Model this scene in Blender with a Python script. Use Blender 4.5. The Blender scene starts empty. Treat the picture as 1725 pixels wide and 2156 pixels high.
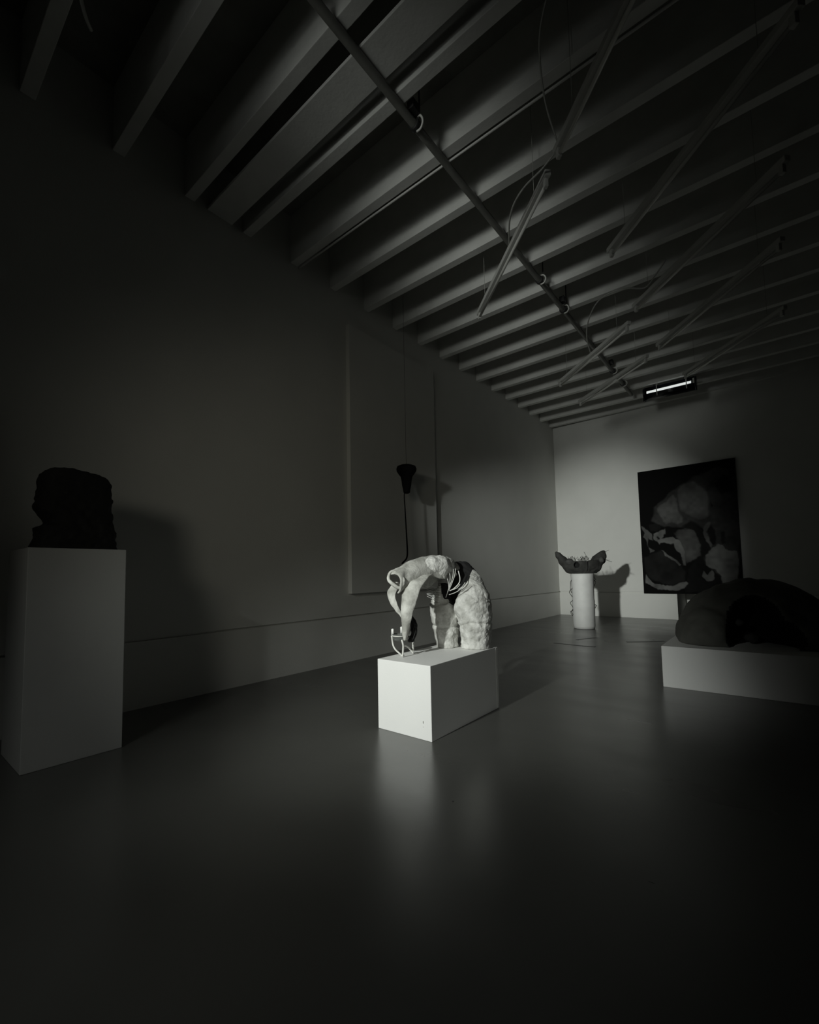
import bpy, bmesh, math, random
import numpy as np
from mathutils import Vector, Matrix

S = bpy.context.scene
COL = S.collection

# ------------------------------------------------------------------ camera
def look_matrix(yaw, pitch, roll, loc):
    cy, sy = math.cos(yaw), math.sin(yaw)
    f = Vector((sy * math.cos(pitch), cy * math.cos(pitch), math.sin(pitch)))
    r = Vector((cy, -sy, 0.0)); u = r.cross(f)
    r2 = r * math.cos(roll) + u * math.sin(roll)
    u2 = -r * math.sin(roll) + u * math.cos(roll)
    m = Matrix((r2, u2, -f)).transposed().to_4x4()
    m.translation = loc
    return m

cam_data = bpy.data.cameras.new('camera')
cam = bpy.data.objects.new('camera', cam_data); COL.objects.link(cam)
cam.matrix_world = look_matrix(-0.67716, 0.06744, -0.01963, Vector((0, 0, 1.0)))
cam_data.sensor_fit = 'AUTO'; cam_data.sensor_width = 36.0
cam_data.lens = 941.44 / 2156 * 36.0
cam_data.shift_y = (1145.8 - 1078) / 2156
cam_data.clip_start = 0.05
S.camera = cam

# ------------------------------------------------------------------ world, lights, exposure
S.view_settings.view_transform = 'Standard'
S.view_settings.look = 'None'
S.view_settings.gamma = 1.0
S.view_settings.use_curve_mapping = False
S.view_settings.exposure = 0.0
w = bpy.data.worlds.new('world'); S.world = w; w.use_nodes = True
w.node_tree.nodes['Background'].inputs[0].default_value = (0.9, 1.0, 0.8, 1)
w.node_tree.nodes['Background'].inputs[1].default_value = 0.0

def spot(name, loc, target, power, half_deg, blend, radius, color=(0.96, 1.0, 0.95)):
    d = bpy.data.lights.new(name, 'SPOT')
    d.energy = power; d.spot_size = math.radians(half_deg * 2); d.spot_blend = blend
    d.shadow_soft_size = radius; d.color = color
    o = bpy.data.objects.new(name, d); COL.objects.link(o)
    o.location = loc
    o.rotation_euler = (Vector(target) - Vector(loc)).to_track_quat('-Z', 'Y').to_euler()
    return o

spot('spot_plinth', (-1.75, -1.5, 2.3), (-2.02, 2.80, 0.42), 440, 19, 1.0, 0.05)  # inferred key; the further cones are added to reshape its reach
spot('spot_plinth_wide', (-1.75, -1.5, 2.3), (-2.18, 2.70, 0.25), 165, 24, 1.0, 0.05)
spot('spot_far_wall', (-1.80, -1.5, 2.4), (-2.88, 10.3, 1.40), 2200, 13, 1.0, 0.10)
spot('spot_joists', (-1.85, -1.5, 3.0), (-2.20, 4.6, 4.6), 31, 20, 1.0, 0.70)
spot('spot_far_joists', (-1.85, -1.5, 3.0), (-2.40, 8.0, 4.5), 350, 12, 1.0, 0.60)
spot('spot_left_wall', (-0.2, -2.4, 2.3), (-3.88, 4.6, 1.6), 84, 23, 1.0, 0.50, (1.0, 0.97, 0.80))  # added fill that lifts the left wall
spot('spot_floor', (-1.0, -1.8, 2.6), (-2.0, 0.9, 0.0), 58, 29, 1.0, 0.30)  # added fill that lifts the near floor
spot('spot_side', (2.6, 0.2, 2.0), (-1.7, 2.7, 0.3), 36, 14, 1.0, 0.50)  # added side fill that lifts the plinth's right face

# ------------------------------------------------------------------ helpers
def tag(o, label=None, cat=None, group=None, kind=None):
    if label: o['label'] = label
    if cat: o['category'] = cat
    if group: o['group'] = group
    if kind: o['kind'] = kind
    return o

def empty(name, loc=(0, 0, 0), rz=0.0):
    o = bpy.data.objects.new(name, None); COL.objects.link(o)
    o.location = loc; o.rotation_euler = (0, 0, rz); o.empty_display_size = 0.05
    return o

def link(name, me, mat, parent=None, world=True):
    """links a mesh whose vertices are in world space; keeps them there under the parent"""
    o = bpy.data.objects.new(name, me); COL.objects.link(o)
    if mat: me.materials.append(mat)
    if parent is not None:
        o.parent = parent
        if world:
            pm = Matrix.Translation(parent.location) @ parent.rotation_euler.to_matrix().to_4x4()
            if parent.parent is not None:
                pp = parent.parent
                pm = (Matrix.Translation(pp.location) @ pp.rotation_euler.to_matrix().to_4x4()) @ pm
            me.transform(pm.inverted())
    return o

def mesh(name, verts, faces, smooth=False):
    me = bpy.data.meshes.new(name)
    me.from_pydata([tuple(map(float, v)) for v in verts], [], [tuple(map(int, f)) for f in faces])
    me.update()
    if smooth:
        me.polygons.foreach_set('use_smooth', [True] * len(me.polygons))
    return me

def boxes_mesh(name, boxes, bevel=0.0):
    bm = bmesh.new()
    for (x0, x1, y0, y1, z0, z1) in boxes:
        m = Matrix.Translation(((x0 + x1) / 2, (y0 + y1) / 2, (z0 + z1) / 2)) @ Matrix.Diagonal((x1 - x0, y1 - y0, z1 - z0, 1))
        bmesh.ops.create_cube(bm, size=1, matrix=m)
    if bevel:
        bmesh.ops.bevel(bm, geom=bm.edges[:], offset=bevel, segments=2, affect='EDGES', profile=0.5)
    me = bpy.data.meshes.new(name); bm.to_mesh(me); bm.free()
    return me

def box(name, b, mat, parent=None, bevel=0.0):
    return link(name, boxes_mesh(name, [b], bevel), mat, parent)

def tube_geo(pts, rad, n=8, cap=True):
    """verts, faces of a tube through pts (rad: number or list)"""
    pts = [Vector(p) for p in pts]; k = len(pts)
    rr = rad if isinstance(rad, (list, tuple)) else [rad] * k
    V = []; F = []
    t0 = (pts[1] - pts[0]).normalized()
    nrm = t0.orthogonal().normalized()
    for i, p in enumerate(pts):
        a = pts[max(i - 1, 0)]; b = pts[min(i + 1, k - 1)]
        t = (b - a).normalized()
        nrm = (nrm - t * nrm.dot(t)).normalized(); bi = t.cross(nrm)
        for j in range(n):
            an = 2 * math.pi * j / n
            V.append(p + (nrm * math.cos(an) + bi * math.sin(an)) * rr[i])
    for i in range(k - 1):
        for j in range(n):
            j2 = (j + 1) % n
            F.append((i * n + j, i * n + j2, (i + 1) * n + j2, (i + 1) * n + j))
    if cap:
        F.append(tuple(reversed(range(n)))); F.append(tuple(range((k - 1) * n, k * n)))
    return V, F

def spline(pts, sub=6):
    """Catmull-Rom through pts"""
    P = [Vector(p) for p in pts]; out = []
    for i in range(len(P) - 1):
        p0 = P[max(i - 1, 0)]; p1 = P[i]; p2 = P[i + 1]; p3 = P[min(i + 2, len(P) - 1)]
        for s in range(sub):
            t = s / sub
            out.append(0.5 * ((2 * p1) + (p2 - p0) * t + (2 * p0 - 5 * p1 + 4 * p2 - p3) * t * t + (3 * p1 - p0 - 3 * p2 + p3) * t ** 3))
    out.append(P[-1]); return out

def tube(name, pts, rad, mat, parent=None, n=8, smooth=True):
    V, F = tube_geo(pts, rad, n)
    return link(name, mesh(name, V, F, smooth), mat, parent)

def tubes(name, list_of_pts, rad, mat, parent=None, n=5):
    V = []; F = []
    for pts in list_of_pts:
        v, f = tube_geo(pts, rad, n); o = len(V)
        V += v; F += [tuple(i + o for i in q) for q in f]
    return link(name, mesh(name, V, F, True), mat, parent)

def lathe(name, prof, axis_pt, mat, parent=None, n=28, wob=0.0, seed=1, tilt=None):
    """prof: (radius, z) list"""
    rng = random.Random(seed)
    V = []; F = []
    ph = [rng.uniform(0, 6.28) for _ in range(6)]
    for (r, z) in prof:
        for j in range(n):
            a = 2 * math.pi * j / n
            k = 1 + wob * (math.sin(2 * a + ph[0] + z * 5) + 0.6 * math.sin(3 * a + ph[1] - z * 9) + 0.5 * math.sin(5 * a + ph[2] + z * 14))
            p = Vector((r * k * math.cos(a), r * k * math.sin(a), z))
            if tilt: p = tilt @ p
            V.append(p + Vector(axis_pt))
    m = len(prof)
    for i in range(m - 1):
        for j in range(n):
            j2 = (j + 1) % n
            F.append((i * n + j, i * n + j2, (i + 1) * n + j2, (i + 1) * n + j))
    F.append(tuple(reversed(range(n)))); F.append(tuple(range((m - 1) * n, m * n)))
    return link(name, mesh(name, V, F, True), mat, parent)

# ---- value noise and naive surface nets: organic shapes are built from distance fields
def vnoise(p, scale, seed):
    rng = np.random.RandomState(seed); L = rng.rand(32, 32, 32).astype(np.float32) * 2 - 1
    q = p / scale; i = np.floor(q).astype(int); f = (q - i).astype(np.float32); f = f * f * (3 - 2 * f); i = i % 32; j = (i + 1) % 32
    x0, y0, z0 = i[..., 0], i[..., 1], i[..., 2]; x1, y1, z1 = j[..., 0], j[..., 1], j[..., 2]
    fx, fy, fz = f[..., 0], f[..., 1], f[..., 2]
    def l(a, b, t): return a + (b - a) * t
    return l(l(l(L[x0, y0, z0], L[x1, y0, z0], fx), l(L[x0, y1, z0], L[x1, y1, z0], fx), fy),
             l(l(L[x0, y0, z1], L[x1, y0, z1], fx), l(L[x0, y1, z1], L[x1, y1, z1], fx), fy), fz)

def smin(a, b, k):
    h = np.clip(0.5 + 0.5 * (b - a) / k, 0, 1)
    return b + (a - b) * h - k * h * (1 - h)

def smax(a, b, k): return -smin(-a, -b, k)

def cap_d(p, a, b, ra, rb):
    a = np.array(a, float); b = np.array(b, float); ba = b - a
    t = np.clip(((p - a) @ ba) / (ba @ ba), 0, 1)
    return np.linalg.norm(p - a - t[..., None] * ba, axis=-1) - (ra + (rb - ra) * t)

def ell_d(p, c, r, ax=None):
    q = p - np.array(c, float)
    if ax is not None: q = q @ np.array(ax, float).T
    r = np.array(r, float)
    k0 = np.linalg.norm(q / r, axis=-1); k1 = np.linalg.norm(q / (r * r), axis=-1) + 1e-9
    return k0 * (k0 - 1) / k1

def chain_d(p, pts, k=0.03):
    """pts: (x, y, z, r) list"""
    d = None
    for a, b in zip(pts[:-1], pts[1:]):
        e = cap_d(p, a[:3], b[:3], a[3], b[3])
        d = e if d is None else smin(d, e, k)
    return d

def nets(name, lo, hi, h, field):
    lo = np.array(lo, float); hi = np.array(hi, float)
    n = np.ceil((hi - lo) / h).astype(int) + 1
    g = np.stack(np.meshgrid(*[lo[i] + h * np.arange(n[i]) for i in range(3)], indexing='ij'), -1)
    d = field(g)
    ins = d < 0
    c = np.zeros(tuple(n - 1), int)
    for a in (0, 1):
        for b in (0, 1):
            for e in (0, 1):
                c += ins[a:n[0] - 1 + a, b:n[1] - 1 + b, e:n[2] - 1 + e]
    act = (c > 0) & (c < 8)
    idx = -np.ones(act.shape, int); cells = np.argwhere(act); idx[act] = np.arange(len(cells))
    acc = np.zeros((len(cells), 3)); cnt = np.zeros(len(cells))
    offs = [(a, b, e) for a in (0, 1) for b in (0, 1) for e in (0, 1)]
    for o1 in offs:
        for ax in range(3):
            if o1[ax]: continue
            o2 = list(o1); o2[ax] = 1
            i1 = cells + np.array(o1); i2 = cells + np.array(o2)
            v1 = d[i1[:, 0], i1[:, 1], i1[:, 2]]; v2 = d[i2[:, 0], i2[:, 1], i2[:, 2]]
            m = (v1 < 0) != (v2 < 0)
            t = np.where(m, v1 / np.where(m, v1 - v2, 1), 0)
            acc[m] += i1[m] + (i2 - i1)[m] * t[m][:, None]; cnt[m] += 1
    V = lo + h * acc / cnt[:, None]
    F = []
    for ax in range(3):
        b, e = (ax + 1) % 3, (ax + 2) % 3
        s1 = [slice(None)] * 3; s2 = [slice(None)] * 3
        s1[ax] = slice(0, -1); s2[ax] = slice(1, None)
        A = ins[tuple(s1)]; B = ins[tuple(s2)]
        ed = np.argwhere(A != B)
        ok = (ed[:, b] > 0) & (ed[:, e] > 0) & (ed[:, b] < n[b] - 1) & (ed[:, e] < n[e] - 1)
        ed = ed[ok]; fl = A[ed[:, 0], ed[:, 1], ed[:, 2]]
        def at(db, de):
            q = ed.copy(); q[:, b] += db; q[:, e] += de
            return idx[q[:, 0], q[:, 1], q[:, 2]]
        q = np.stack([at(-1, -1), at(0, -1), at(0, 0), at(-1, 0)], 1)
        q[~fl] = q[~fl][:, ::-1]
        F.append(q)
    F = np.concatenate(F)
    return mesh(name, V, F, True)

def second_material(me, test):
    c = np.zeros(len(me.polygons) * 3); me.polygons.foreach_get('center', c)
    me.polygons.foreach_set('material_index', test(c.reshape(-1, 3)).astype(np.int32))

def loft(name, rows, thick, mat, parent=None, rough=0.0, seed=3):
    """rows: equal-length lists of points -> smooth sheet given real thickness"""
    n = len(rows[0]); V = [Vector(p) for r in rows for p in r]
    if rough:
        a = np.array([tuple(v) for v in V])
        d = np.stack([vnoise(a, 0.03, seed + i) for i in range(3)], -1) * rough
        V = [v + Vector(x) for v, x in zip(V, d)]
    F = [(i * n + j, i * n + j + 1, (i + 1) * n + j + 1, (i + 1) * n + j) for i in range(len(rows) - 1) for j in range(n - 1)]
    o = link(name, mesh(name, V, F, True), mat, parent)
    m = o.modifiers.new('thickness', 'SOLIDIFY'); m.thickness = thick; m.offset = 0
    b = o.modifiers.new('round', 'SUBSURF'); b.levels = 1; b.render_levels = 1
    return o

# ------------------------------------------------------------------ materials
def mat(name, col, rough=0.6, var=0.0, vscale=6.0, bump=0.0, bscale=40.0, metal=0.0, ior=1.5, emit=None, spec=None, col2=None):
    m = bpy.data.materials.new(name); m.use_nodes = True
    nt = m.node_tree; b = nt.nodes['Principled BSDF']
    b.inputs['Base Color'].default_value = (*col, 1); b.inputs['Roughness'].default_value = rough
    b.inputs['Metallic'].default_value = metal; b.inputs['IOR'].default_value = ior
    if spec is not None: b.inputs['Specular IOR Level'].default_value = spec
    tc = nt.nodes.new('ShaderNodeTexCoord')
    if var or col2:
        nz = nt.nodes.new('ShaderNodeTexNoise'); nz.inputs['Scale'].default_value = vscale; nz.inputs['Detail'].default_value = 6
        nt.links.new(tc.outputs['Object'], nz.inputs['Vector'])
        cr = nt.nodes.new('ShaderNodeValToRGB')
        cr.color_ramp.elements[0].position = 0.36; cr.color_ramp.elements[1].position = 0.62
        c2 = col2 if col2 else tuple(c * (1 - var) for c in col)
        cr.color_ramp.elements[0].color = (*c2, 1); cr.color_ramp.elements[1].color = (*col, 1)
        nt.links.new(nz.outputs['Fac'], cr.inputs['Fac']); nt.links.new(cr.outputs['Color'], b.inputs['Base Color'])
    if bump:
        n2 = nt.nodes.new('ShaderNodeTexNoise'); n2.inputs['Scale'].default_value = bscale; n2.inputs['Detail'].default_value = 8
        nt.links.new(tc.outputs['Object'], n2.inputs['Vector'])
        bp = nt.nodes.new('ShaderNodeBump'); bp.inputs['Strength'].default_value = bump; bp.inputs['Distance'].default_value = 0.01
        nt.links.new(n2.outputs['Fac'], bp.inputs['Height']); nt.links.new(bp.outputs['Normal'], b.inputs['Normal'])
    if emit:
        b.inputs['Emission Color'].default_value = (*emit[0], 1); b.inputs['Emission Strength'].default_value = emit[1]
    return m

M = {
 'dark_wall': mat('dark_wall', (0.12, 0.12, 0.11), 0.8, 0.1, 3),
 'wall': mat('wall_paint', (0.66, 0.66, 0.63), 0.75, 0.04, 2.0, 0.15, 90),
 'joist': mat('joist_paint', (0.70, 0.70, 0.67), 0.7, 0.08, 5.0, 0.2, 30),
 'deck': mat('roof_deck', (0.30, 0.30, 0.27), 0.9, 0.2, 4.0, 0.3, 30),
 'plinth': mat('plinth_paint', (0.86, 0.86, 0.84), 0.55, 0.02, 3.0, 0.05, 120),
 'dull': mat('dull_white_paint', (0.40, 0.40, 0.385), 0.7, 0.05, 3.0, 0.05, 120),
 'edge': mat('raw_edge', (0.80, 0.80, 0.77), 0.6, 0.1, 30.0),
 'scuff': mat('scuff', (0.35, 0.34, 0.32), 0.8),
 'floor': mat('floor_paint', (0.075, 0.075, 0.069), 0.30, 0.12, 1.5, 0.05, 12, ior=1.9),
 'stain': mat('floor_stain', (0.02, 0.02, 0.019), 0.5, 0.2, 9),
 'clay': mat('papery_clay', (0.72, 0.72, 0.69), 0.85, 0.0, 16.0, 0.6, 70, col2=(0.44, 0.44, 0.41)),
 'clay_smooth': mat('pale_clay', (0.66, 0.66, 0.62), 0.8, 0.0, 11.0, 0.35, 60, col2=(0.34, 0.34, 0.31)),
 'crust': mat('pale_crust', (0.84, 0.84, 0.81), 0.85, 0.0, 25.0, 0.5, 70, col2=(0.66, 0.66, 0.63)),
 'hair': mat('dark_hair', (0.012, 0.012, 0.011), 0.6, 0.3, 30),
 'thread': mat('pale_thread', (0.75, 0.75, 0.72), 0.6, 0.1, 30),
 'rod': mat('pale_rod', (0.72, 0.72, 0.68), 0.45, 0.1, 30),
 'wax': mat('white_wax', (0.95, 0.95, 0.92), 0.4, 0.02, 20),
 'wick': mat('burnt_wick', (0.02, 0.02, 0.02), 0.9),
 'black': mat('matt_black', (0.004, 0.004, 0.004), 0.9, 0.3, 8, spec=0.1),
 'bust': mat('black_stone', (0.007, 0.007, 0.006), 0.85, 0.3, 9, 0.5, 25),
 'bark': mat('dark_bark', (0.034, 0.034, 0.031), 0.85, 0.35, 9, 0.5, 25),
 'bark_knob': mat('grey_knob', (0.06, 0.06, 0.057), 0.85, 0.2, 12),
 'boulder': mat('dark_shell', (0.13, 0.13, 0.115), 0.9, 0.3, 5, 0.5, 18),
 'inner': mat('hollow_black', (0.008, 0.008, 0.008), 0.9),  # near-black painted onto recessed faces to deepen their shade
 'vase': mat('white_porcelain', (0.60, 0.60, 0.585), 0.6, 0.06, 8, 0.15, 25),
 'pipe': mat('pipe_paint', (0.22, 0.22, 0.20), 0.45, 0.15, 10),
 'clamp': mat('dark_clamp', (0.02, 0.02, 0.02), 0.5),
 'hook': mat('pale_hook', (0.70, 0.70, 0.66), 0.4),
 'batten': mat('fixture_paint', (0.52, 0.52, 0.49), 0.45, 0.05, 10),
 'glass_tube': mat('phosphor_tube', (0.62, 0.62, 0.58), 0.25, 0.03, 10),
 'cable': mat('grey_cable', (0.40, 0.40, 0.37), 0.5),
 'steel': mat('polished_steel', (0.60, 0.60, 0.60), 0.2, 0.1, 10, metal=1.0),
 'housing': mat('black_housing', (0.010, 0.011, 0.014), 0.25, 0.1, 10),
 'lamp': mat('lit_tube', (0.8, 0.8, 0.8), 0.4, emit=((0.95, 1.0, 0.97), 0.72)),  # emission gives the tube an even white
 'canvas': mat('canvas_edge', (0.05, 0.05, 0.05), 0.8),
}
# smoky glass cup
g = bpy.data.materials.new('smoky_glass'); g.use_nodes = True
gb = g.node_tree.nodes['Principled BSDF']
gb.inputs['Base Color'].default_value = (0.55, 0.57, 0.55, 1); gb.inputs['Transmission Weight'].default_value = 0.85
gb.inputs['Roughness'].default_value = 0.12; gb.inputs['IOR'].default_value = 1.3
M['glass'] = g
# floor: add long worn streaks and scuffs
nt = M['floor'].node_tree; pb = nt.nodes['Principled BSDF']
tc = nt.nodes.new('ShaderNodeTexCoord'); mp = nt.nodes.new('ShaderNodeMapping'); mp.inputs['Scale'].default_value = (0.9, 3.2, 1)
nz = nt.nodes.new('ShaderNodeTexNoise'); nz.inputs['Scale'].default_value = 1.1; nz.inputs['Detail'].default_value = 5
mr = nt.nodes.new('ShaderNodeMapRange'); mr.inputs['From Min'].default_value = 0.3; mr.inputs['From Max'].default_value = 0.7
mr.inputs['To Min'].default_value = 0.27; mr.inputs['To Max'].default_value = 0.33
nt.links.new(tc.outputs['Object'], mp.inputs['Vector']); nt.links.new(mp.outputs['Vector'], nz.inputs['Vector'])
nt.links.new(nz.outputs['Fac'], mr.inputs['Value']); nt.links.new(mr.outputs['Result'], pb.inputs['Roughness'])

# ------------------------------------------------------------------ the room
XL, XR, YN, CEIL, DECK = -3.88, 5.2, -3.6, 4.41, 4.95
YF0, SLOPE = 10.42, -0.05
def yf(x): return YF0 + SLOPE * (x - XL)
JZ = 0.525                                    # the joint that runs round the walls

box('floor', (XL - 1, XR + 1, YN - 1, 13, -0.2, 0.0), M['floor'])['kind'] = 'structure'
fl = bpy.data.objects['floor']
for pts in ([(-2.42, 6.20, 0), (-2.25, 6.19, 0), (-2.05, 6.16, 0), (-1.85, 6.17, 0)], [(-2.26, 6.66, 0), (-2.19, 6.82, 0), (-2.09, 7.02, 0)], [(-1.62, 6.80, 0), (-1.42, 6.95, 0), (-1.21, 7.15, 0)], [(-1.150, 1.694, 0), (-1.142, 1.697, 0)]):
    V, F = tube_geo(spline(pts, 5), 0.03 if len(pts) > 2 else 0.006, 8)
    link('stain', mesh('stain', [(v[0], v[1], max(0, v[2]) * 0.03) for v in V], F, True), M['stain'], fl)
# left wall: an upper sheet over a lower one with a recessed joint
wl = link('wall_left', boxes_mesh('wall_left', [(XL - 0.3, XL, YN, 10.9, JZ + 0.008, 5.3), (XL - 0.3, XL, YN, 10.9, 0.0, JZ - 0.008), (XL - 0.3, XL - 0.02, YN, 10.9, JZ - 0.012, JZ + 0.012)]), M['wall'])
tag(wl, kind='structure')

def slant_box(bm, x0, x1, dy0, dy1, z0, z1):
    vs = [bm.verts.new((x, yf(x) + dy, z)) for z in (z0, z1) for x, dy in ((x0, dy0), (x1, dy0), (x1, dy1), (x0, dy1))]
    for f in ((3, 2, 1, 0), (4, 5, 6, 7), (0, 1, 5, 4), (1, 2, 6, 5), (2, 3, 7, 6), (3, 0, 4, 7)):
        bm.faces.new([vs[i] for i in f])
bm = bmesh.new()
OX0, OX1 = -1.475, -0.15                      # low opening under the painting
slant_box(bm, XL, XR, 0, 1.1, JZ + 0.013, 5.3)
slant_box(bm, XL, OX0, 0, 1.1, 0, JZ - 0.013)
slant_box(bm, OX1, XR, 0, 1.1, 0, JZ - 0.013)
slant_box(bm, XL, OX0, 0.03, 1.09, JZ - 0.02, JZ + 0.02)
slant_box(bm, OX1, XR, 0.03, 1.09, JZ - 0.02, JZ + 0.02)
slant_box(bm, XL, XR, 1.1, 1.4, 0, 5.3)
me = bpy.data.meshes.new('wall_far'); bm.to_mesh(me); bm.free()
tag(link('wall_far', me, M['wall']), kind='structure')
tag(box('wall_right', (XR, XR + 0.2, YN, 11.5, 0, 5.3), M['dark_wall']), kind='structure')
tag(box('wall_near', (XL, XR, YN - 0.2, YN, 0, 5.3), M['dark_wall']), kind='structure')
ceil = tag(box('ceiling', (XL - 0.3, XR + 0.2, YN - 0.2, 11.5, DECK, DECK + 0.12), M['deck']), kind='structure')
jm = None
for k in range(-11, 14):
    y0 = 2.848 + 0.565 * k
    if jm is None:
        jm = boxes_mesh('joist', [(XL + 0.002, XR - 0.002, 0, 0.088, CEIL, DECK)], 0.004); jm.materials.append(M['joist'])
    o = bpy.data.objects.new('joist', jm); COL.objects.link(o); o.parent = ceil; o.location = (0, y0, 0)
box('soffit_board', (XL + 0.002, XR - 0.002, 1.923, 2.168, CEIL + 0.004, CEIL + 0.03), M['joist'], ceil, 0.003)
# boarded panel standing proud of the left wall
tag(box('trim_1', (XL, XL + 0.06, 3.66, 5.41, 0.787, 4.06), M['wall'], None, 0.003), 'tall flush white board fixed proud of the left wall', kind='structure')

# ------------------------------------------------------------------ pipe, conduit and cables under the ceiling
PX, PZ = -1.895, 4.378
pipe = empty('ceiling_pipe', (PX, 3.0, PZ))
tag(pipe, 'long grey pipe running under the ceiling joists towards the far wall', 'pipe')
tube('pipe_run', [(PX, y, PZ) for y in (-3.5, 0, 2.5, 5, 7.5, 9.3)], 0.030, M['pipe'], pipe, 14)
def clamp(y, cap=True):
    c = lathe('clamp', [(0.036, -0.02), (0.043, -0.018), (0.043, 0.018), (0.036, 0.02)], (0, 0, 0), M['clamp'], None, 16)
    c.data.transform(Matrix.Translation((PX, y, PZ)) @ Matrix.Rotation(math.pi / 2, 4, 'X'))
    c.parent = pipe; c.matrix_parent_inverse = Matrix.Translation(pipe.location).inverted()
    tube('hanger_rod', [(PX + 0.035, y, PZ + 0.02), (PX + 0.045, y, PZ + 0.08), (PX + 0.045, y, DECK)], 0.007, M['clamp'], pipe, 6)
    if cap:
        tube('hook', spline([(PX + 0.02, y - 0.01, PZ + 0.045), (PX + 0.06, y - 0.01, PZ + 0.03), (PX + 0.075, y, PZ - 0.01), (PX + 0.05, y + 0.01, PZ - 0.045), (PX + 0.01, y + 0.01, PZ - 0.05)], 4), 0.008, M['hook'], pipe, 8)
for y in (2.52, 4.86, 5.62, 7.95, 8.62):
    clamp(y)
for y in (2.46, 5.52, 7.75):
    box('junction_box', (PX + 0.005, PX + 0.065, y - 0.04, y + 0.04, PZ + 0.03, PZ + 0.10), M['clamp'], pipe, 0.004)

cond = tube('conduit', [(XL + 0.01, 2.955, 4.402), (-2, 2.955, 4.402), (0, 2.955, 4.402), (2.5, 2.955, 4.402)], 0.009, M['joist'], None, 10)
tag(cond, 'thin white conduit running along one ceiling joist', 'conduit')

# ------------------------------------------------------------------ fluorescent battens hung in diagonal rows
FIX = [((-2.427, 4.357), (-1.111, 3.103), 'fluorescent tube light crossing below the grey ceiling pipe, nearest such one'),
       ((-1.010, 2.990), (0.270, 1.730), 'fluorescent tube light cut off by the top edge of the picture'),
       ((-0.996, 4.272), (0.298, 2.989), 'dim fluorescent tube light, second from the camera in the right-hand row'),
       ((-1.027, 5.380), (0.268, 4.111), 'dim fluorescent tube light, third from the camera in the right-hand row'),
       ((-2.406, 6.811), (-1.140, 5.690), 'fluorescent tube light with a slack cable looping onto it from above'),
       ((-0.991, 6.535), (0.258, 5.128), 'dim fluorescent tube light, fourth from the camera in the right-hand row'),
       ((-2.434, 7.837), (-1.150, 6.760), 'fluorescent tube light nearest the left wall and far corner'),
       ((-0.857, 7.792), (0.305, 6.526), 'dim fluorescent tube light whose end is just above the black heater')]
FZ = 3.90
for (a, b, lab) in FIX:
    a = Vector((a[0], a[1], 0)); b = Vector((b[0], b[1], 0)); L = (b - a).length; mid = (a + b) / 2
    f = empty('fluorescent_light', (mid.x, mid.y, FZ), math.atan2((b - a).y, (b - a).x))
    tag(f, lab, 'light', 'hanging fluorescent lights')
    def loc(o): o.parent = f; return o
    h = L / 2
    loc(link('batten', boxes_mesh('batten', [(-h, h, -0.024, 0.024, 0.028, 0.072)], 0.004), M['batten']))
    v, q = tube_geo([(-h + 0.06, 0, -0.014), (h - 0.06, 0, -0.014)], 0.0135, 12)
    loc(link('tube', mesh('tube', v, q, True), M['glass_tube']))
    for s in (-1, 1):
        loc(link('socket', boxes_mesh('socket', [(s * (h - 0.045) - 0.018, s * (h - 0.045) + 0.018, -0.015, 0.015, -0.034, 0.03)], 0.004), M['batten']))
        v, q = tube_geo([(s * h * 0.72, 0, 0.07), (s * h * 0.72, 0, DECK - FZ)], 0.0022, 5)
        loc(link('suspension_wire', mesh('suspension_wire', v, q, True), M['cable']))

lights = [o for o in COL.objects if o.name.startswith('fluorescent_light')]
def cable(pts, r, lab, k=None):
    if k is None:
        tag(tube('cable', spline(pts, 6), r, M['cable'], None, 7), lab, 'cable')
    else:
        tag(tube('cord', spline(pts, 6), r, M['cable'], lights[k], 7), lab)
cable([(-1.035, 3.02, 3.975), (-1.135, 3.035, 3.93), (-1.285, 3.08, 3.92), (-1.426, 3.187, 3.93), (-1.552, 3.366, 3.95), (-1.70, 3.66, 3.975)], 0.007,
      'slack grey cord', 0)
cable([(-0.686, 5.398, 4.36), (-0.81, 5.447, 4.25), (-0.928, 5.518, 4.20), (-1.068, 5.41, 4.2), (-1.233, 5.359, 4.2), (-1.397, 5.419, 4.2), (-1.54, 5.586, 4.18), (-1.66, 5.80, 4.12), (-1.72, 6.0, 4.05), (-1.75, 6.23, 3.975)], 0.008,
      'long looping grey cord', 4)
cable([(-0.80, 2.399, 4.40), (-0.901, 2.491, 4.3), (-0.964, 2.634, 4.26), (-0.993, 2.79, 4.12), (-0.98, 2.95, 3.975)], 0.006,
      'thin drooping cord', 1)
cable([(-2.77, 0.63, 4.40), (-2.789, 0.656, 4.24), (-2.84, 0.70, 4.18), (-2.90, 0.74, 4.20)], 0.010,
      'short pale cable end hanging in the dark top left of the picture')

# ------------------------------------------------------------------ tube heater below the joists by the far wall
hx0, hx1, hy, hz = -1.64, -0.83, 9.14, 4.255
ht = empty('tube_heater', ((hx0 + hx1) / 2, hy, hz))
tag(ht, 'black trough heater with one bright white tube, hung above the painting', 'heater')
rows = []
n = 14
V = []; F = []
for x in (hx0, hx1):                         # trough: a part-cylinder open towards the room
    for j in range(n + 1):
        a = math.radians(-215 + 300 * j / n)
        V.append((x, hy + 0.10 * math.cos(a + math.radians(28)) , hz + 0.125 * math.sin(a + math.radians(28))))
for j in range(n):
    F.append((j, j + 1, n + 1 + j + 1, n + 1 + j))
tr = link('trough', mesh('trough', V, F, True), M['housing'], ht)
sm = tr.modifiers.new('thickness', 'SOLIDIFY'); sm.thickness = 0.008
tube('lit_tube', [(hx0 + 0.05, hy - 0.075, hz + 0.0), (hx1 - 0.06, hy - 0.075, hz + 0.0)], 0.030, M['lamp'], ht, 16)
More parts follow.
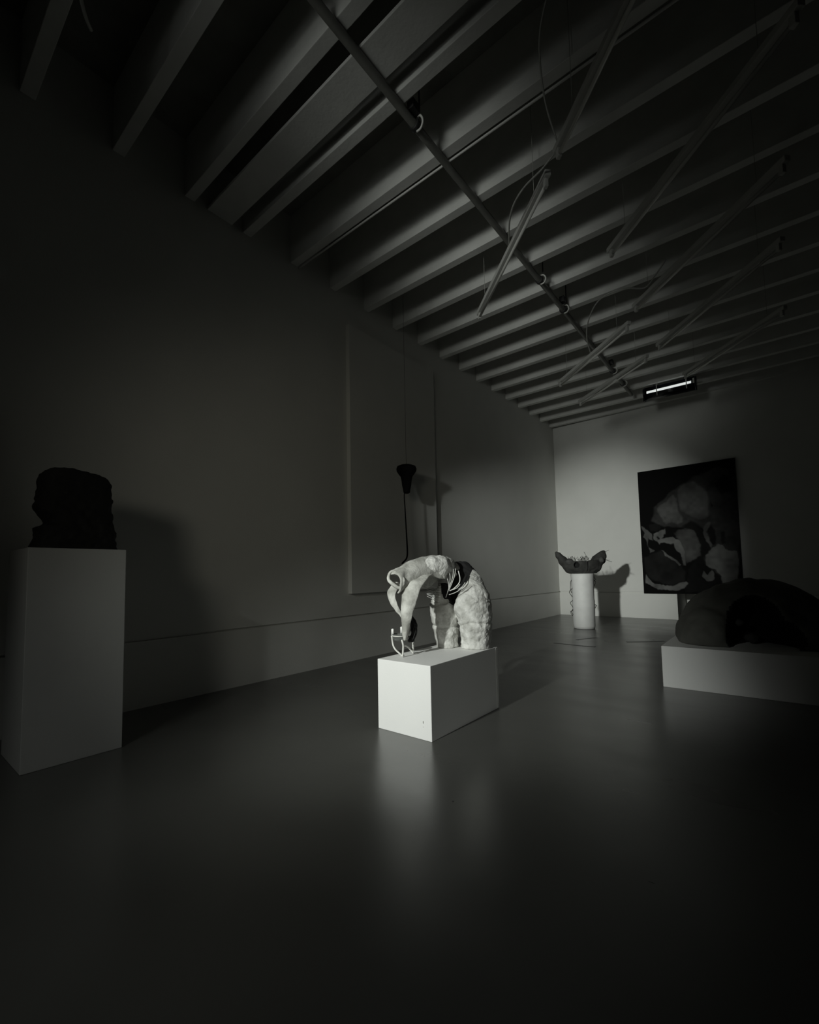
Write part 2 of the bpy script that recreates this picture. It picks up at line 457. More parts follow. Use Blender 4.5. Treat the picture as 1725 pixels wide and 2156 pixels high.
tag(ht.children[-1], 'bright white tube')
for x in (hx0, hx1):
    e = lathe('end_cap', [(0.10, -0.012), (0.128, -0.01), (0.128, 0.01), (0.10, 0.012)], (0, 0, 0), M['housing'], None, 24)
    e.data.transform(Matrix.Translation((x, hy, hz)) @ Matrix.Rotation(math.pi / 2, 4, 'Y'))
    e.parent = ht; e.matrix_parent_inverse = Matrix.Translation(ht.location).inverted()
box('end_lip', (hx0 - 0.014, hx0 + 0.02, hy - 0.10, hy - 0.04, hz - 0.15, hz - 0.09), M['housing'], ht, 0.004)
for t in (0.27, 0.84):
    x = hx0 + (hx1 - hx0) * t
    tube('guard_clip', spline([(x, hy - 0.05, hz + 0.135), (x, hy - 0.11, hz + 0.10), (x, hy - 0.125, hz + 0.03), (x, hy - 0.115, hz - 0.03), (x, hy - 0.09, hz - 0.09)], 5), 0.008, M['hook'], ht, 8)  # pale paint on these steel clips stands in for their reflections
box('end_clip', (hx1 - 0.035, hx1 - 0.008, hy - 0.132, hy - 0.118, hz - 0.035, hz + 0.05), M['hook'], ht, 0.003)
for t in (0.2, 0.8):
    x = hx0 + (hx1 - hx0) * t
    box('bracket', (x - 0.015, x + 0.015, hy - 0.01, hy + 0.01, hz + 0.115, CEIL + 0.03), M['housing'], ht, 0.002)

# ------------------------------------------------------------------ painting on the far wall
LAYERS = [
 (0.13, [(0.13,0.418),(0.175,0.312),(0.294,0.228),(0.443,0.157),(0.586,0.103),(0.738,0.071),(0.819,0.048),(0.912,0.064),(0.941,0.087),(0.951,0.144),(0.997,0.137),(1.007,0.483),(0.988,0.922),(0.929,0.922),(0.814,0.953),(0.804,0.874),(0.73,0.817),(0.652,0.785),(0.649,0.722),(0.693,0.673),(0.743,0.644),(0.716,0.574),(0.665,0.508),(0.545,0.436),(0.49,0.484),(0.367,0.475),(0.259,0.468)]),
 (0.3, [(0.235,0.399),(0.192,0.347),(0.223,0.309),(0.31,0.263),(0.394,0.222),(0.419,0.254),(0.43,0.348),(0.462,0.39),(0.467,0.443),(0.422,0.459),(0.353,0.428),(0.278,0.449)]),
 (0.28, [(0.441,0.19),(0.497,0.15),(0.584,0.132),(0.649,0.162),(0.702,0.22),(0.733,0.299),(0.727,0.374),(0.704,0.416),(0.604,0.434),(0.531,0.396),(0.465,0.351),(0.435,0.276)]),
 (0.035, [(0.81,0.175),(0.893,0.105),(0.945,0.13),(0.971,0.189),(0.973,0.256),(0.866,0.263),(0.829,0.234)]),
 (0.03, [(0.473,0.476),(0.544,0.442),(0.626,0.474),(0.687,0.535),(0.722,0.606),(0.743,0.651),(0.692,0.686),(0.648,0.728),(0.644,0.785),(0.73,0.824),(0.797,0.874),(0.811,0.934),(0.67,0.984),(0.453,0.992),(0.46,0.896),(0.484,0.8),(0.591,0.726),(0.638,0.646),(0.619,0.575),(0.539,0.513)]),
 (0.48, [(0.666,0.71),(0.717,0.674),(0.792,0.622),(0.822,0.636),(0.887,0.687),(0.977,0.691),(0.977,0.78),(0.951,0.922),(0.821,0.953),(0.812,0.874),(0.762,0.818),(0.668,0.791)]),
 (0.24, [(0.363,0.535),(0.419,0.505),(0.498,0.497),(0.565,0.515),(0.611,0.568),(0.639,0.633),(0.625,0.708),(0.574,0.732),(0.47,0.768),(0.437,0.734),(0.436,0.637),(0.396,0.569)]),
 (0.03, [(0.099,0.45),(0.176,0.435),(0.23,0.473),(0.21,0.498),(0.124,0.5)]),
 (0.3, [(0.01,0.451),(0.077,0.476),(0.132,0.521),(0.139,0.569),(0.092,0.546),(0.077,0.621),(0.062,0.558),(0.014,0.542),(0.046,0.509)]),
 (0.45, [(0.234,0.554),(0.344,0.553),(0.413,0.59),(0.451,0.67),(0.456,0.78),(0.426,0.773),(0.414,0.695),(0.358,0.61),(0.295,0.597),(0.212,0.603),(0.202,0.613),(0.149,0.563),(0.147,0.522),(0.219,0.499),(0.276,0.489),(0.278,0.523),(0.253,0.545)]),
 (0.03, [(0.178,0.547),(0.197,0.542),(0.215,0.553),(0.21,0.566),(0.186,0.568)]),
 (0.01, [(0.211,0.62),(0.295,0.604),(0.358,0.61),(0.406,0.681),(0.435,0.773),(0.4,0.766),(0.307,0.697),(0.219,0.641)]),
 (0.05, [(0.013,0.708),(0.122,0.671),(0.218,0.654),(0.322,0.738),(0.416,0.786),(0.448,0.832),(0.434,0.909),(0.335,0.935),(0.199,0.921),(0.061,0.867),(0.016,0.811)]),
 (0.4, [(0.218,0.651),(0.289,0.697),(0.349,0.732),(0.409,0.769),(0.39,0.779),(0.322,0.738),(0.252,0.696)]),
 (0.45, [(0.024,0.839),(0.06,0.88),(0.134,0.921),(0.244,0.938),(0.353,0.938),(0.416,0.915),(0.459,0.909),(0.476,0.922),(0.456,0.954),(0.367,0.977),(0.242,0.971),(0.131,0.955),(0.028,0.921)]),
 (0.42, [(0.082,0.621),(0.143,0.651),(0.088,0.673)]),
 (0.3, [(0.674,0.49),(0.701,0.46),(0.737,0.457),(0.722,0.5),(0.696,0.529),(0.716,0.574),(0.744,0.638),(0.726,0.662),(0.705,0.618),(0.67,0.547)]),
 (0.03, [(0.709,0.518),(0.74,0.476),(0.769,0.515),(0.787,0.591),(0.768,0.627),(0.744,0.638),(0.724,0.587)]),
 (0.42, [(0.649,0.828),(0.679,0.86),(0.73,0.824),(0.748,0.848),(0.734,0.879),(0.7,0.904),(0.652,0.906),(0.622,0.872)]),
 (0.02, [(0.97,0.78),(1.003,0.722),(1.002,0.928),(0.944,0.916)]),
 (0.03, [(0.744,0.313),(0.77,0.334),(0.754,0.345)]),
 (0.04, [(0.861,0.38),(0.88,0.376),(0.875,0.397)]),
 (0.05, [(0.829,0.544),(0.868,0.534),(0.865,0.626),(0.83,0.63)]),
]

def poly_sd(px, py, pts):
    d = np.full(px.shape, 9.0); ins = np.zeros(px.shape, bool); k = len(pts)
    for i in range(k):
        x0, y0 = pts[i]; x1, y1 = pts[(i + 1) % k]
        ex, ey = x1 - x0, y1 - y0
        t = np.clip(((px - x0) * ex + (py - y0) * ey) / (ex * ex + ey * ey + 1e-12), 0, 1)
        d = np.minimum(d, np.hypot(px - x0 - t * ex, py - y0 - t * ey))
        c = ((y0 > py) != (y1 > py)) & (px < (x1 - x0) * (py - y0) / (y1 - y0 + 1e-12) + x0)
        ins ^= c
    return np.where(ins, -d, d)
PX0, PX1, PZ0, PZ1, PT = -2.065, -0.40, JZ - 0.012, 3.05, 0.045
pt = empty('painting', ((PX0 + PX1) / 2, yf((PX0 + PX1) / 2), PZ0))
tag(pt, 'large dark abstract canvas of grey rounded shapes hung on the far wall', 'painting')
NU, NV = 150, 230
uu, vv = np.meshgrid(np.linspace(0, 1, NU), np.linspace(0, 1, NV))
q3 = np.stack([uu, vv * 1.5, np.zeros_like(uu)], -1)
wu = uu + 0.016 * vnoise(q3, 0.09, 11) + 0.004 * vnoise(q3, 0.02, 12); wv = vv + 0.008 * vnoise(q3, 0.06, 13) + 0.004 * vnoise(q3, 0.02, 14)
val = np.full(uu.shape, 0.008)
for li, (c, pts) in enumerate(LAYERS):
    sd = poly_sd(wu, wv * 1.5, [(a, b * 1.5) for a, b in pts])
    soft = 0.026 if li in (1, 2, 6) else 0.030 if li in (0, 3, 4, 12) else (0.016 if c < 0.3 else 0.010)
    a = np.clip(0.5 - sd / soft, 0, 1); a = a * a * (3 - 2 * a)
    val = val * (1 - a) + c * a
val *= 1 + 0.40 * vnoise(q3, 0.13, 15) + 0.22 * vnoise(q3, 0.035, 16)
val = np.clip(val * 0.22, 0.0025, 0.9)
Vp = []
for j in range(NV):
    for i in range(NU):
        x = PX0 + (PX1 - PX0) * uu[j, i]
        Vp.append((x, yf(x) - PT, PZ1 + (PZ0 - PZ1) * vv[j, i]))
Fp = [(j * NU + i, (j + 1) * NU + i, (j + 1) * NU + i + 1, j * NU + i + 1) for j in range(NV - 1) for i in range(NU - 1)]
mp_ = bpy.data.materials.new('painted_canvas'); mp_.use_nodes = True
n2 = mp_.node_tree; at = n2.nodes.new('ShaderNodeAttribute'); at.attribute_name = 'paint'
n2.links.new(at.outputs['Color'], n2.nodes['Principled BSDF'].inputs['Base Color'])
n2.nodes['Principled BSDF'].inputs['Roughness'].default_value = 0.9; n2.nodes['Principled BSDF'].inputs['Specular IOR Level'].default_value = 0.15
cv = mesh('picture', Vp, Fp)
ca = cv.color_attributes.new('paint', 'FLOAT_COLOR', 'POINT')
flat = val.reshape(-1); arr = np.stack([flat, flat, flat * 0.97, np.ones_like(flat)], -1).astype(np.float32)
ca.data.foreach_set('color', arr.reshape(-1))
link('picture', cv, mp_, pt)
bm = bmesh.new(); slant_box(bm, PX0, PX1, -PT + 0.001, -0.002, PZ0, PZ1)
me = bpy.data.meshes.new('stretcher'); bm.to_mesh(me); bm.free()
link('stretcher', me, M['canvas'], pt)

# ------------------------------------------------------------------ plinths
def plinth(name, b, lab, cat='plinth', m='plinth'):
    o = empty(name, ((b[0] + b[1]) / 2, (b[2] + b[3]) / 2, 0)); tag(o, lab, cat)
    box('body', b, M[m], o, 0.003)
    return o
p1 = plinth('plinth', (-2.060, -1.627, 2.200, 3.048, 0.0, 0.447), 'low white box plinth under the bent papery figure')
box('edge_strip', (-1.6275, -1.6255, 3.020, 3.047, 0.004, 0.443), M['edge'], p1)
sc = nets('scuff_mark', (-1.72, 2.190, 0.06), (-1.66, 2.206, 0.13), 0.002, lambda p: np.minimum(ell_d(p, (-1.688, 2.199, 0.106), (0.004, 0.0015, 0.011)), ell_d(p, (-1.689, 2.199, 0.078), (0.004, 0.0013, 0.003))))
link('scuff_mark', sc, M['scuff'], p1)
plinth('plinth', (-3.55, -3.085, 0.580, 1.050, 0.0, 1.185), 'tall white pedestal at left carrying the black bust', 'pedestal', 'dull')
plinth('platform', (-0.770, 1.55, 4.385, 5.90, 0.0, 0.345), 'broad low white platform at right under the dark hollow boulder', 'platform')

# ------------------------------------------------------------------ black bust on the tall pedestal
prof = np.array([(1.185, .632, 1.056), (1.24, .642, 1.048), (1.29, .655, 1.040), (1.318, .650, 1.034), (1.328, .680, 1.032), (1.345, .694, 1.030), (1.37, .684, 1.027), (1.40, .660, 1.024), (1.43, .646, 1.021),
                 (1.45, .640, 1.020), (1.47, .652, 1.019), (1.50, .660, 1.017), (1.54, .656, 1.015), (1.60, .660, 1.012), (1.635, .666, 1.004), (1.66, .69, .95), (1.675, .74, .90)])
def bust(p):
    z = p[..., 2]
    y0 = np.interp(z, prof[:, 0], prof[:, 1]); y1 = np.interp(z, prof[:, 0], prof[:, 2])
    c = (y0 + y1) / 2; hw = (y1 - y0) / 2; hd = 0.155 - 0.05 * (z - 1.185)
    qx = (p[..., 0] + 3.31) / hd; qy = (p[..., 1] - c) / hw
    r = (np.abs(qx) ** 3.2 + np.abs(qy) ** 4.5) ** (1 / 4.0) - 1
    top = 1.662 - 0.10 * (p[..., 1] - 0.78) ** 2 * 6 + 0.0 * z
    d = np.maximum(np.maximum(r * 0.16, z - top), 1.1855 - z)
    return d + 0.008 * vnoise(p, 0.05, 5) * (z > 1.2) + 0.006 * vnoise(p, 0.022, 6) * (z > 1.2)
bo = link('bust', nets('bust', (-3.53, .55, 1.170), (-3.09, 1.12, 1.72), 0.009, bust), M['bust'])
tag(bo, 'rough black carved bust standing on the tall left pedestal', 'sculpture')

# ------------------------------------------------------------------ black trumpet pendant and its cord
TX = -3.6
pend = empty('trumpet_pendant', (TX, 4.44, 2.04))
tag(pend, 'small black trumpet-shaped pendant with a trailing cord by the left wall', 'pendant')
lathe('horn', [(0.02, 2.420), (0.075, 2.414), (0.118, 2.396), (0.128, 2.365), (0.122, 2.335), (0.098, 2.295), (0.075, 2.265), (0.066, 2.22), (0.058, 2.15), (0.046, 2.09), (0.042, 2.055), (0.025, 2.043)], (TX, 4.442, 0), M['black'], pend, 26, 0.03, 4)
tube('cord', spline([(TX, 4.395, 2.06), (TX, 4.390, 1.98), (TX, 4.400, 1.847), (TX, 4.413, 1.634), (TX, 4.426, 1.421), (TX, 4.431, 1.269), (TX, 4.409, 1.202), (TX, 4.361, 1.165), (TX + 0.02, 4.30, 1.14)], 6),
     [0.006 + 0.0045 * min(1, i / 30) for i in range(49)], M['black'], pend, 8)
tube('hanging_wire', [(TX, 4.442, 2.415), (TX, 4.44, DECK)], 0.0018, M['black'], pend, 5)

# ------------------------------------------------------------------ dark hollow boulder on the platform
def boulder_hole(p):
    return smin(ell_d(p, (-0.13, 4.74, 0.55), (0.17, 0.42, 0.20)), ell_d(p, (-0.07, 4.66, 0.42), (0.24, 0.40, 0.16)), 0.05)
def boulder(p):
    d = ell_d(p, (-0.15, 5.05, 0.40), (0.58, 0.42, 0.50))
    d = smin(d, ell_d(p, (-0.44, 4.80, 0.43), (0.27, 0.30, 0.22)), 0.025)
    d = smin(d, ell_d(p, (0.22, 5.05, 0.33), (0.42, 0.38, 0.30)), 0.12)
    hole = boulder_hole(p)
    d = smax(d, -hole, 0.03)
    d = d + 0.018 * vnoise(p, 0.16, 21) + 0.008 * vnoise(p, 0.05, 22)
    return np.maximum(d, 0.3455 - p[..., 2])
bl = empty('boulder', (-0.15, 5.0, 0.345))
tag(bl, 'large dark rounded shell with a black hollow, on the right platform', 'sculpture')
bme = nets('shell', (-0.95, 4.40, 0.33), (0.85, 5.60, 0.98), 0.018, boulder)
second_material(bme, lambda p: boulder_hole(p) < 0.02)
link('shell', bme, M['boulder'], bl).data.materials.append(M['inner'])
def pebble(c, r, s):
    return nets('pebble', np.array(c) - np.array(r) * 1.5, np.array(c) + np.array(r) * 1.5, 0.008, lambda p: ell_d(p, c, r) + 0.008 * vnoise(p, 0.03, s))
for c, r, s in (((-0.235, 4.80, 0.53), (0.035, 0.025, 0.028), 3), ((-0.16, 4.85, 0.40), (0.05, 0.03, 0.04), 4)):
    o = link('pebble', pebble(c, r, s), M['bark_knob'], bl)
    tag(o, 'pale lump inside the hollow')

# ------------------------------------------------------------------ white vase and dark bowl near the far wall
VX, VY = -2.590, 8.06
vs = empty('vase', (VX, VY, 0)); tag(vs, 'tall white cylindrical vase near the far corner', 'vase')
lathe('body', [(0.150, 0.001), (0.172, 0.006), (0.180, 0.05), (0.183, 0.20), (0.187, 0.36), (0.192, 0.40), (0.187, 0.44), (0.190, 0.47), (0.184, 0.52), (0.187, 0.70), (0.190, 0.86), (0.194, 0.945), (0.186, 0.955)], (VX, VY, 0), M['vase'], vs, 40, 0.006, 8)
rng = random.Random(5)
RV = Vector((0.779, 0.627, 0))
tw = []
for s, z0, z1 in ((-1, 0.86, 0.62), (-1, 0.72, 0.55), (-1, 0.50, 0.36), (-1, 0.34, 0.22), (-1, 0.24, 0.33), (1, 0.88, 0.70), (1, 0.42, 0.34), (1, 0.93, 0.80)):
    p = []
    for i in range(6):
        t = i / 5
        p.append(Vector((VX, VY, z0 + (z1 - z0) * t)) + RV * s * (0.185 + 0.035 * math.sin(math.pi * t) + rng.uniform(-.006, .01)) + Vector((rng.uniform(-.01, .01), rng.uniform(-.01, .01), 0)))
    tw.append(spline(p, 3))
for t in tw: tube('twig', t, 0.005, M['bark'], vs, 5)

BA = [(0.779, 0.627, 0), (-0.627, 0.779, 0), (0, 0, 1)]
BC = np.array([VX, VY, 0.0])
def LB(u, v, z): return (VX + 0.779 * u - 0.627 * v, VY + 0.627 * u + 0.779 * v, z)
def bowl(p):
    outer = ell_d(p, LB(0.0, 0, 1.13), (0.32, 0.21, 0.21), BA)
    outer = np.maximum(outer, p[..., 2] - 1.175)
    horn = chain_d(p, [(*LB(-0.20, 0, 1.08), 0.12), (*LB(-0.32, 0, 1.18), 0.075), (*LB(-0.40, 0, 1.29), 0.045), (*LB(-0.432, 0, 1.325), 0.028)], 0.04)
    ear = chain_d(p, [(*LB(0.17, 0, 1.07), 0.13), (*LB(0.28, 0, 1.17), 0.10), (*LB(0.36, 0, 1.26), 0.075), (*LB(0.392, 0, 1.325), 0.035)], 0.04)
    lobe = ell_d(p, LB(0.375, -0.02, 1.20), (0.045, 0.05, 0.07), BA)
    d = smin(smin(outer, horn, 0.04), smin(ear, lobe, 0.03), 0.04)
    d = smin(d, ell_d(p, LB(0.17, 0, 1.075), (0.175, 0.16, 0.115), BA), 0.03)
    d = smax(d, -ell_d(p, LB(-0.02, 0, 1.28), (0.25, 0.15, 0.24), BA), 0.02)
    d = smax(d, -ell_d(p, LB(-0.155, -0.20, 1.105), (0.040, 0.10, 0.052), BA), 0.015)
    d = smax(d, -ell_d(p, LB(0.035, -0.24, 1.06), (0.008, 0.10, 0.14), BA), 0.012)
    return np.maximum(d + 0.008 * vnoise(p, 0.05, 31), 0.9565 - p[..., 2])
bw = empty('bowl', (VX, VY, 0.955)); tag(bw, 'dark horned bark bowl with hairy rim standing on the white vase', 'bowl')
bwm = nets('shell', (-3.10, 7.62, 0.94), (-2.08, 8.50, 1.42), 0.009, bowl)
second_material(bwm, lambda p: (ell_d(p, LB(-0.155, -0.20, 1.105), (0.048, 0.12, 0.060), BA) < 0) | (ell_d(p, LB(0.035, -0.24, 1.06), (0.012, 0.11, 0.15), BA) < 0))
link('shell', bwm, M['bark'], bw).data.materials.append(M['inner'])
for (u, v, z, r, s) in ((-0.245, -0.10, 1.165, (0.07, 0.06, 0.055), 3), (0.31, -0.10, 1.185, (0.048, 0.05, 0.052), 4)):
    c = LB(u, v, z)
    k = link('knob', nets('knob', np.array(c) - 0.12, np.array(c) + 0.12, 0.01, lambda p: ell_d(p, c, r, BA) + 0.006 * vnoise(p, 0.03, s)), M['bark_knob'], bw)
    tag(k, 'paler round knob')
hairs = []
for i in range(46):
    u = rng.uniform(-0.25, 0.15); v = rng.choice((-1, 1)) * rng.uniform(0.08, 0.17); h = rng.uniform(0.05, 0.11)
    du, dv = rng.uniform(-.03, .03), rng.uniform(-.03, .03)
    hairs.append(spline([LB(u, v, 1.16), LB(u + du * .4, v + dv, 1.16 + h * .6), LB(u + du * 1.4, v + dv, 1.16 + h)], 3))
for u, du, h in ((0.12, -0.07, 0.17), (0.40, 0.09, 0.05), (0.41, 0.13, -0.05), (0.40, 0.10, -0.02)):
    z = 1.17 if u < .3 else 1.31 if h > 0 else 1.20
    hairs.append(spline([LB(u, 0, z), LB(u + du * .5, 0, z + h * .6), LB(u + du, 0, z + h)], 3))
tag(tubes('fringe', hairs, 0.0032, M['bark'], bw), kind='stuff')

# ------------------------------------------------------------------ bent papery figure on the low plinth
fg = empty('bent_figure', (-1.85, 2.85, 0.447))
tag(fg, 'pale papery headless figure bent forward on the low white plinth', 'sculpture')
CL = [(-1.945, 2.85, 0.447, 0.084), (-1.950, 2.85, 0.56, 0.085), (-1.966, 2.85, 0.66, 0.089), (-1.985, 2.85, 0.75, 0.084), (-1.992, 2.86, 0.82, 0.062), (-1.985, 2.88, 0.88, 0.045)]
CR = [(-1.738, 2.93, 0.447, 0.110), (-1.734, 2.93, 0.60, 0.111), (-1.742, 2.93, 0.69, 0.124), (-1.750, 2.93, 0.77, 0.124), (-1.762, 2.95, 0.84, 0.106), (-1.785, 2.98, 0.91, 0.080), (-1.83, 3.01, 0.98, 0.062), (-1.88, 3.02, 1.03, 0.055), (-1.92, 3.0, 1.055, 0.045)]
def hollow(p):
    d = chain_d(p, [(-1.925, 2.79, 0.80, 0.035), (-1.895, 2.80, 0.90, 0.070), (-1.845, 2.80, 0.99, 0.080), (-1.88, 2.80, 1.05, 0.06)], 0.03)
    q = p * np.array([1, 0.55, 1]) + np.array([0, 2.80 * 0.45, 0])
    return chain_d(q, [(-1.925, 2.79, 0.80, 0.035), (-1.890, 2.80, 0.90, 0.072), (-1.842, 2.80, 0.99, 0.082), (-1.88, 2.80, 1.05, 0.06)], 0.03)
def legs(p):
    a = chain_d(p, CL, 0.03); b = chain_d(p, CR, 0.03)
    b = smin(b, ell_d(p, (-1.780, 2.88, 0.735), (0.095, 0.085, 0.090)), 0.012)
    b = smin(b, ell_d(p, (-1.90, 2.985, 0.86), (0.12, 0.05, 0.12)), 0.03)
    seam = np.exp(-((p[..., 2] - 0.617 - 0.02 * np.sin(14 * p[..., 0])) / 0.010) ** 2) * 0.009
    crease = np.where(p[..., 0] < -1.9, np.sin(p[..., 2] * 360) * 0.0045 * np.clip((p[..., 2] - 0.76) / 0.03, 0, 1), 0)
    nz = 0.006 * vnoise(p, 0.035, 41) + 0.0035 * vnoise(p, 0.014, 42) + 0.006 * vnoise(p, 0.10, 43)
    d = np.minimum(a + seam + crease + nz, b + seam + nz)
    d = smax(d, -hollow(p), 0.008)
    return np.maximum(d, 0.4475 - p[..., 2])
lme = nets('legs', (-2.14, 2.66, 0.436), (-1.55, 3.16, 1.13), 0.0055, legs)
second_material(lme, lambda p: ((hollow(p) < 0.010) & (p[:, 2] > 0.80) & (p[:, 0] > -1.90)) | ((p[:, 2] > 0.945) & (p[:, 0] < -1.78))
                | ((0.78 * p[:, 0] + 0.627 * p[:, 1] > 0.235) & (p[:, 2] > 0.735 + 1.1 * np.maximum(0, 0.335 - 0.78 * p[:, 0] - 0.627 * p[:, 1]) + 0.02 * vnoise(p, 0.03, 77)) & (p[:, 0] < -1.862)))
link('legs', lme, M['clay'], fg).data.materials.append(M['inner'])  # shade painted black over hollow and pelvis; hip strip black too
# torso: a half tube of papery skin from neck to waist, open below
RID = [(2.335, -2.040, 1.003, -1.950, 0.925), (2.40, -2.036, 1.043, -1.952, 0.950), (2.50, -2.012, 1.090, -1.930, 0.985), (2.62, -1.985, 1.121, -1.905, 1.000), (2.70, -1.975, 1.131, -1.895, 0.985), (2.76, -1.968, 1.134, -1.890, 0.975), (2.82, -1.955, 1.130, -1.885, 1.005), (2.88, -1.942, 1.114, -1.880, 1.035), (2.96, -1.928, 1.075, -1.875, 1.035)]
rows = []
for (y, xr, zr, xn, zn) in RID:
    a, b = xn - xr, zr - zn; row = []
    for j in range(15):
        far = 118 + 70 * min(1, max(0, (y - 2.335) / 0.18))      # the far side is cut back at the neck
        near = 8 + 34 * min(1, max(0, (2.52 - y) / 0.18)); t = math.radians(-near + (far + near) * j / 14)
        low = 0.07 * max(0, (t - 2.4) / 0.88) * min(1, max(0, (y - 2.5) / 0.15))
        row.append((xr + a * 1.05 * math.cos(t), y - 0.02 * (1 - math.sin(t)), zn + b * math.sin(t) - low))
    rows.append(row)
rows2 = []
for i in range(len(rows) - 1):                # finer rows so the crust can be uneven
    for s in range(3):
        rows2.append([Vector(p).lerp(Vector(q), s / 3) for p, q in zip(rows[i], rows[i + 1])])
rows2.append(rows[-1])
loft('torso', rows2, 0.016, M['clay_smooth'], fg, 0.010, 51)
# thick cracked crust over the ribs
def crust(p):
    d = chain_d(p, [(-1.95, 2.61, 1.058, 0.050), (-1.935, 2.66, 1.06, 0.062), (-1.918, 2.74, 1.058, 0.073), (-1.915, 2.82, 1.065, 0.058), (-1.925, 2.90, 1.068, 0.036)], 0.03)
    d = smin(d, cap_d(p, (-1.89, 2.72, 1.02), (-1.885, 2.745, 0.965), 0.040, 0.014), 0.02)
    d = smax(d, -ell_d(p, (-1.92, 2.80, 0.965), (0.05, 0.09, 0.06)), 0.01)
    return d + 0.0035 * vnoise(p, 0.025, 52) + 0.002 * vnoise(p, 0.011, 53)
link('rib_crust', nets('rib_crust', (-2.03, 2.55, 0.92), (-1.82, 2.98, 1.17), 0.005, crust), M['crust'], fg)
# neck ring round the open end
ring = []
for j in range(25):
    t = 2 * math.pi * j / 24
    ring.append((-2.000 + 0.060 * math.cos(t) , 2.335 + 0.02 * math.sin(t + 0.6), 0.968 + 0.046 * math.sin(t) - 0.026 * math.cos(t) + 0.006 * math.sin(3 * t + 1)))
tube('neck_rim', ring, [0.010 + 0.003 * math.sin(2 * math.pi * i / 24 + 3.6) for i in range(25)], M['clay_smooth'], fg, 8)
def strap(name, lo, ro, bulge, th, seed):
    L = spline(lo, 4); R = spline(ro, 4); rows = []
    view = Vector((0.54, -0.84, 0.0))
    for a, b in zip(L, R):
        rows.append([a.lerp(b, j / 8) + view * (bulge * math.sin(math.pi * j / 8)) for j in range(9)])
    loft(name, rows, th, M['clay_smooth'], fg, 0.006, seed)
strap('arm', [(-1.995, 2.42, 0.985), (-1.989, 2.40, 0.959), (-1.973, 2.37, 0.918), (-1.962, 2.35, 0.87), (-1.960, 2.33, 0.791), (-1.958, 2.33, 0.712), (-1.955, 2.34, 0.631), (-1.957, 2.35, 0.556)],
      [(-1.90, 2.64, 1.005), (-1.883, 2.58, 0.985), (-1.866, 2.50, 0.956), (-1.861, 2.42, 0.884), (-1.868, 2.38, 0.806), (-1.887, 2.36, 0.728), (-1.909, 2.36, 0.648), (-1.938, 2.36, 0.560)], 0.022, 0.013, 61)
strap('arm', [(-2.075, 2.38, 0.955), (-2.085, 2.40, 0.933), (-2.136, 2.40, 0.889), (-2.137, 2.40, 0.849), (-2.111, 2.40, 0.792), (-2.059, 2.40, 0.741), (-2.013, 2.40, 0.687), (-1.985, 2.38, 0.64)],
      [(-2.030, 2.38, 0.945), (-2.037, 2.42, 0.926), (-2.078, 2.42, 0.865), (-2.079, 2.42, 0.825), (-2.062, 2.42, 0.782), (-2.032, 2.42, 0.733), (-2.000, 2.42, 0.685), (-1.970, 2.38, 0.63)], 0.008, 0.010, 62)
# pale threads stretched across the belly
RIBS = [[(-1.955, 2.86, 1.014), (-1.93, 2.86, 0.952), (-1.923, 2.86, 0.909), (-1.924, 2.86, 0.883), (-1.952, 2.86, 0.818)],
 [(-1.919, 2.86, 1.025), (-1.908, 2.86, 0.977), (-1.914, 2.86, 0.912), (-1.924, 2.86, 0.883)],
 [(-1.876, 2.86, 1.035), (-1.882, 2.86, 0.981), (-1.901, 2.86, 0.93), (-1.924, 2.86, 0.883)],
 [(-1.858, 2.86, 1.038), (-1.864, 2.86, 0.991), (-1.892, 2.86, 0.927), (-1.92, 2.86, 0.876)],
 [(-1.832, 2.86, 1.02), (-1.819, 2.86, 0.962), (-1.832, 2.86, 0.923), (-1.88, 2.86, 0.884), (-1.915, 2.86, 0.869)],
 [(-1.82, 2.86, 0.919), (-1.85, 2.86, 0.891), (-1.902, 2.86, 0.873)],
 [(-1.795, 2.86, 0.898), (-1.838, 2.86, 0.869), (-1.881, 2.86, 0.851), (-1.921, 2.86, 0.84)],
 [(-1.774, 2.86, 0.933), (-1.8, 2.86, 0.902), (-1.834, 2.86, 0.88)]]
for i, r in enumerate(RIBS):
    s = 0.968                                 # a little nearer the room than the hollow
    r = [(x * s, y * s, 1 + (z - 1) * s) for x, y, z in r]
    tube('thread', spline(r, 5), 0.0042 if i == 4 else 0.0026, M['thread'], fg, 6)
wisps = []
for i in range(9):
    z = 0.80 + 0.012 * i
    wisps.append(spline([(-1.975 + rng.uniform(-.01, .01), 2.775, z), (-2.01, 2.76 + rng.uniform(-.01, .01), z + 0.012), (-2.05 + rng.uniform(-.02, .01), 2.76, z + 0.025 + rng.uniform(-.01, .01))], 4))
for wv_ in wisps: tube('wisp', wv_, 0.0014, M['thread'], fg, 5)

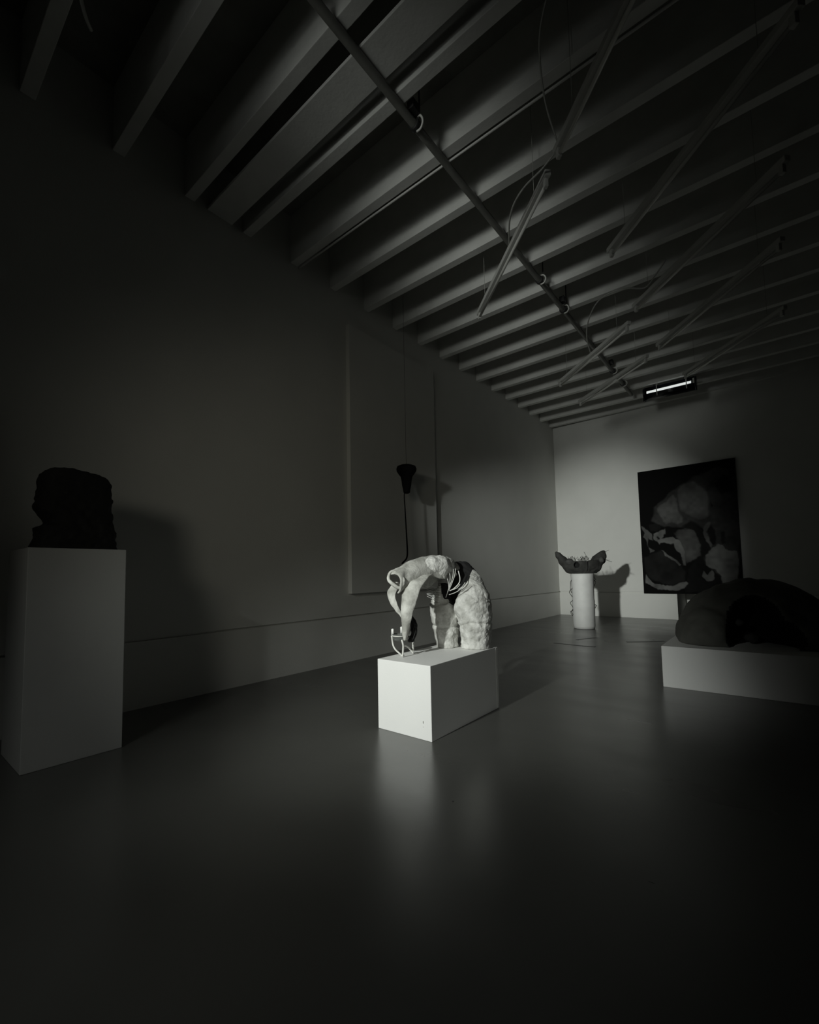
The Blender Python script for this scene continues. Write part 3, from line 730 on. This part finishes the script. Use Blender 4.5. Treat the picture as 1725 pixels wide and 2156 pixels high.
# ------------------------------------------------------------------ wire candle stand under the figure's hands
cs = empty('candle_stand', (-1.96, 2.40, 0.447))
tag(cs, 'small bent-rod stand with two white candles under the figure\'s arms', 'candle stand')
for r in ([(-2.089, 2.38, 0.575), (-2.078, 2.38, 0.512), (-2.050, 2.375, 0.481), (-2.00, 2.36, 0.462), (-1.97, 2.345, 0.4525)],
          [(-1.957, 2.33, 0.562), (-1.945, 2.33, 0.529), (-1.947, 2.33, 0.490), (-1.952, 2.33, 0.4525)],
          [(-1.945, 2.34, 0.525), (-1.975, 2.41, 0.505), (-1.985, 2.45, 0.482), (-1.970, 2.47, 0.4525)],
          [(-1.973, 2.47, 0.552), (-1.974, 2.472, 0.50), (-1.974, 2.475, 0.4525)]):
    tube('rod', spline(r, 6), 0.0062, M['rod'], cs, 10)
tube('ring', [(-2.035 + 0.052 * math.cos(t), 2.40 + 0.052 * math.sin(t), 0.578) for t in [2 * math.pi * i / 24 for i in range(25)]], 0.004, M['rod'], cs, 8)
cupo = lathe('glass_cup', [(0.020, 0.540), (0.036, 0.543), (0.046, 0.558), (0.050, 0.590), (0.047, 0.590), (0.043, 0.560), (0.030, 0.548), (0.012, 0.546)], (-2.035, 2.40, 0), M['glass'], cs, 28)
for (x, y, z) in ((-2.080, 2.38, 0.578), (-2.040, 2.43, 0.590)):
    c = tube('candle', [(x, y, z), (x, y, z + 0.042), (x, y, z + 0.046)], [0.0095, 0.0095, 0.005], M['wax'], cs, 14)
    tube('wick', [(x, y, z + 0.045), (x + 0.002, y, z + 0.055)], 0.0012, M['wick'], c, 5)
tuft = []
for i in range(70):
    a = rng.uniform(0, 6.28); rr = rng.uniform(0.0, 0.022)
    x, y = -1.932 + rr * math.cos(a), 2.43 + rr * math.sin(a)
    tuft.append(spline([(x - 0.012, y - 0.02, 0.715 + rng.uniform(-.02, .01)), (x + rng.uniform(0, .012), y, 0.66 + rng.uniform(-.015, .015)), (x + rng.uniform(-.012, .012), y, 0.60), (x - 0.015 + rng.uniform(-.01, .01), y - 0.01, 0.555 + rng.uniform(-.02, .015))], 4))
tag(tubes('hair_tuft', tuft, 0.003, M['hair'], fg), 'dark tuft of hair hanging behind the arm tips', kind='stuff')
kn = nets('knuckle', (-1.98, 2.36, 0.56), (-1.90, 2.44, 0.65), 0.004, lambda p: ell_d(p, (-1.942, 2.395, 0.603), (0.013, 0.013, 0.020)) + 0.004 * vnoise(p, 0.014, 71))
link('hand_lump', kn, M['clay'], fg)
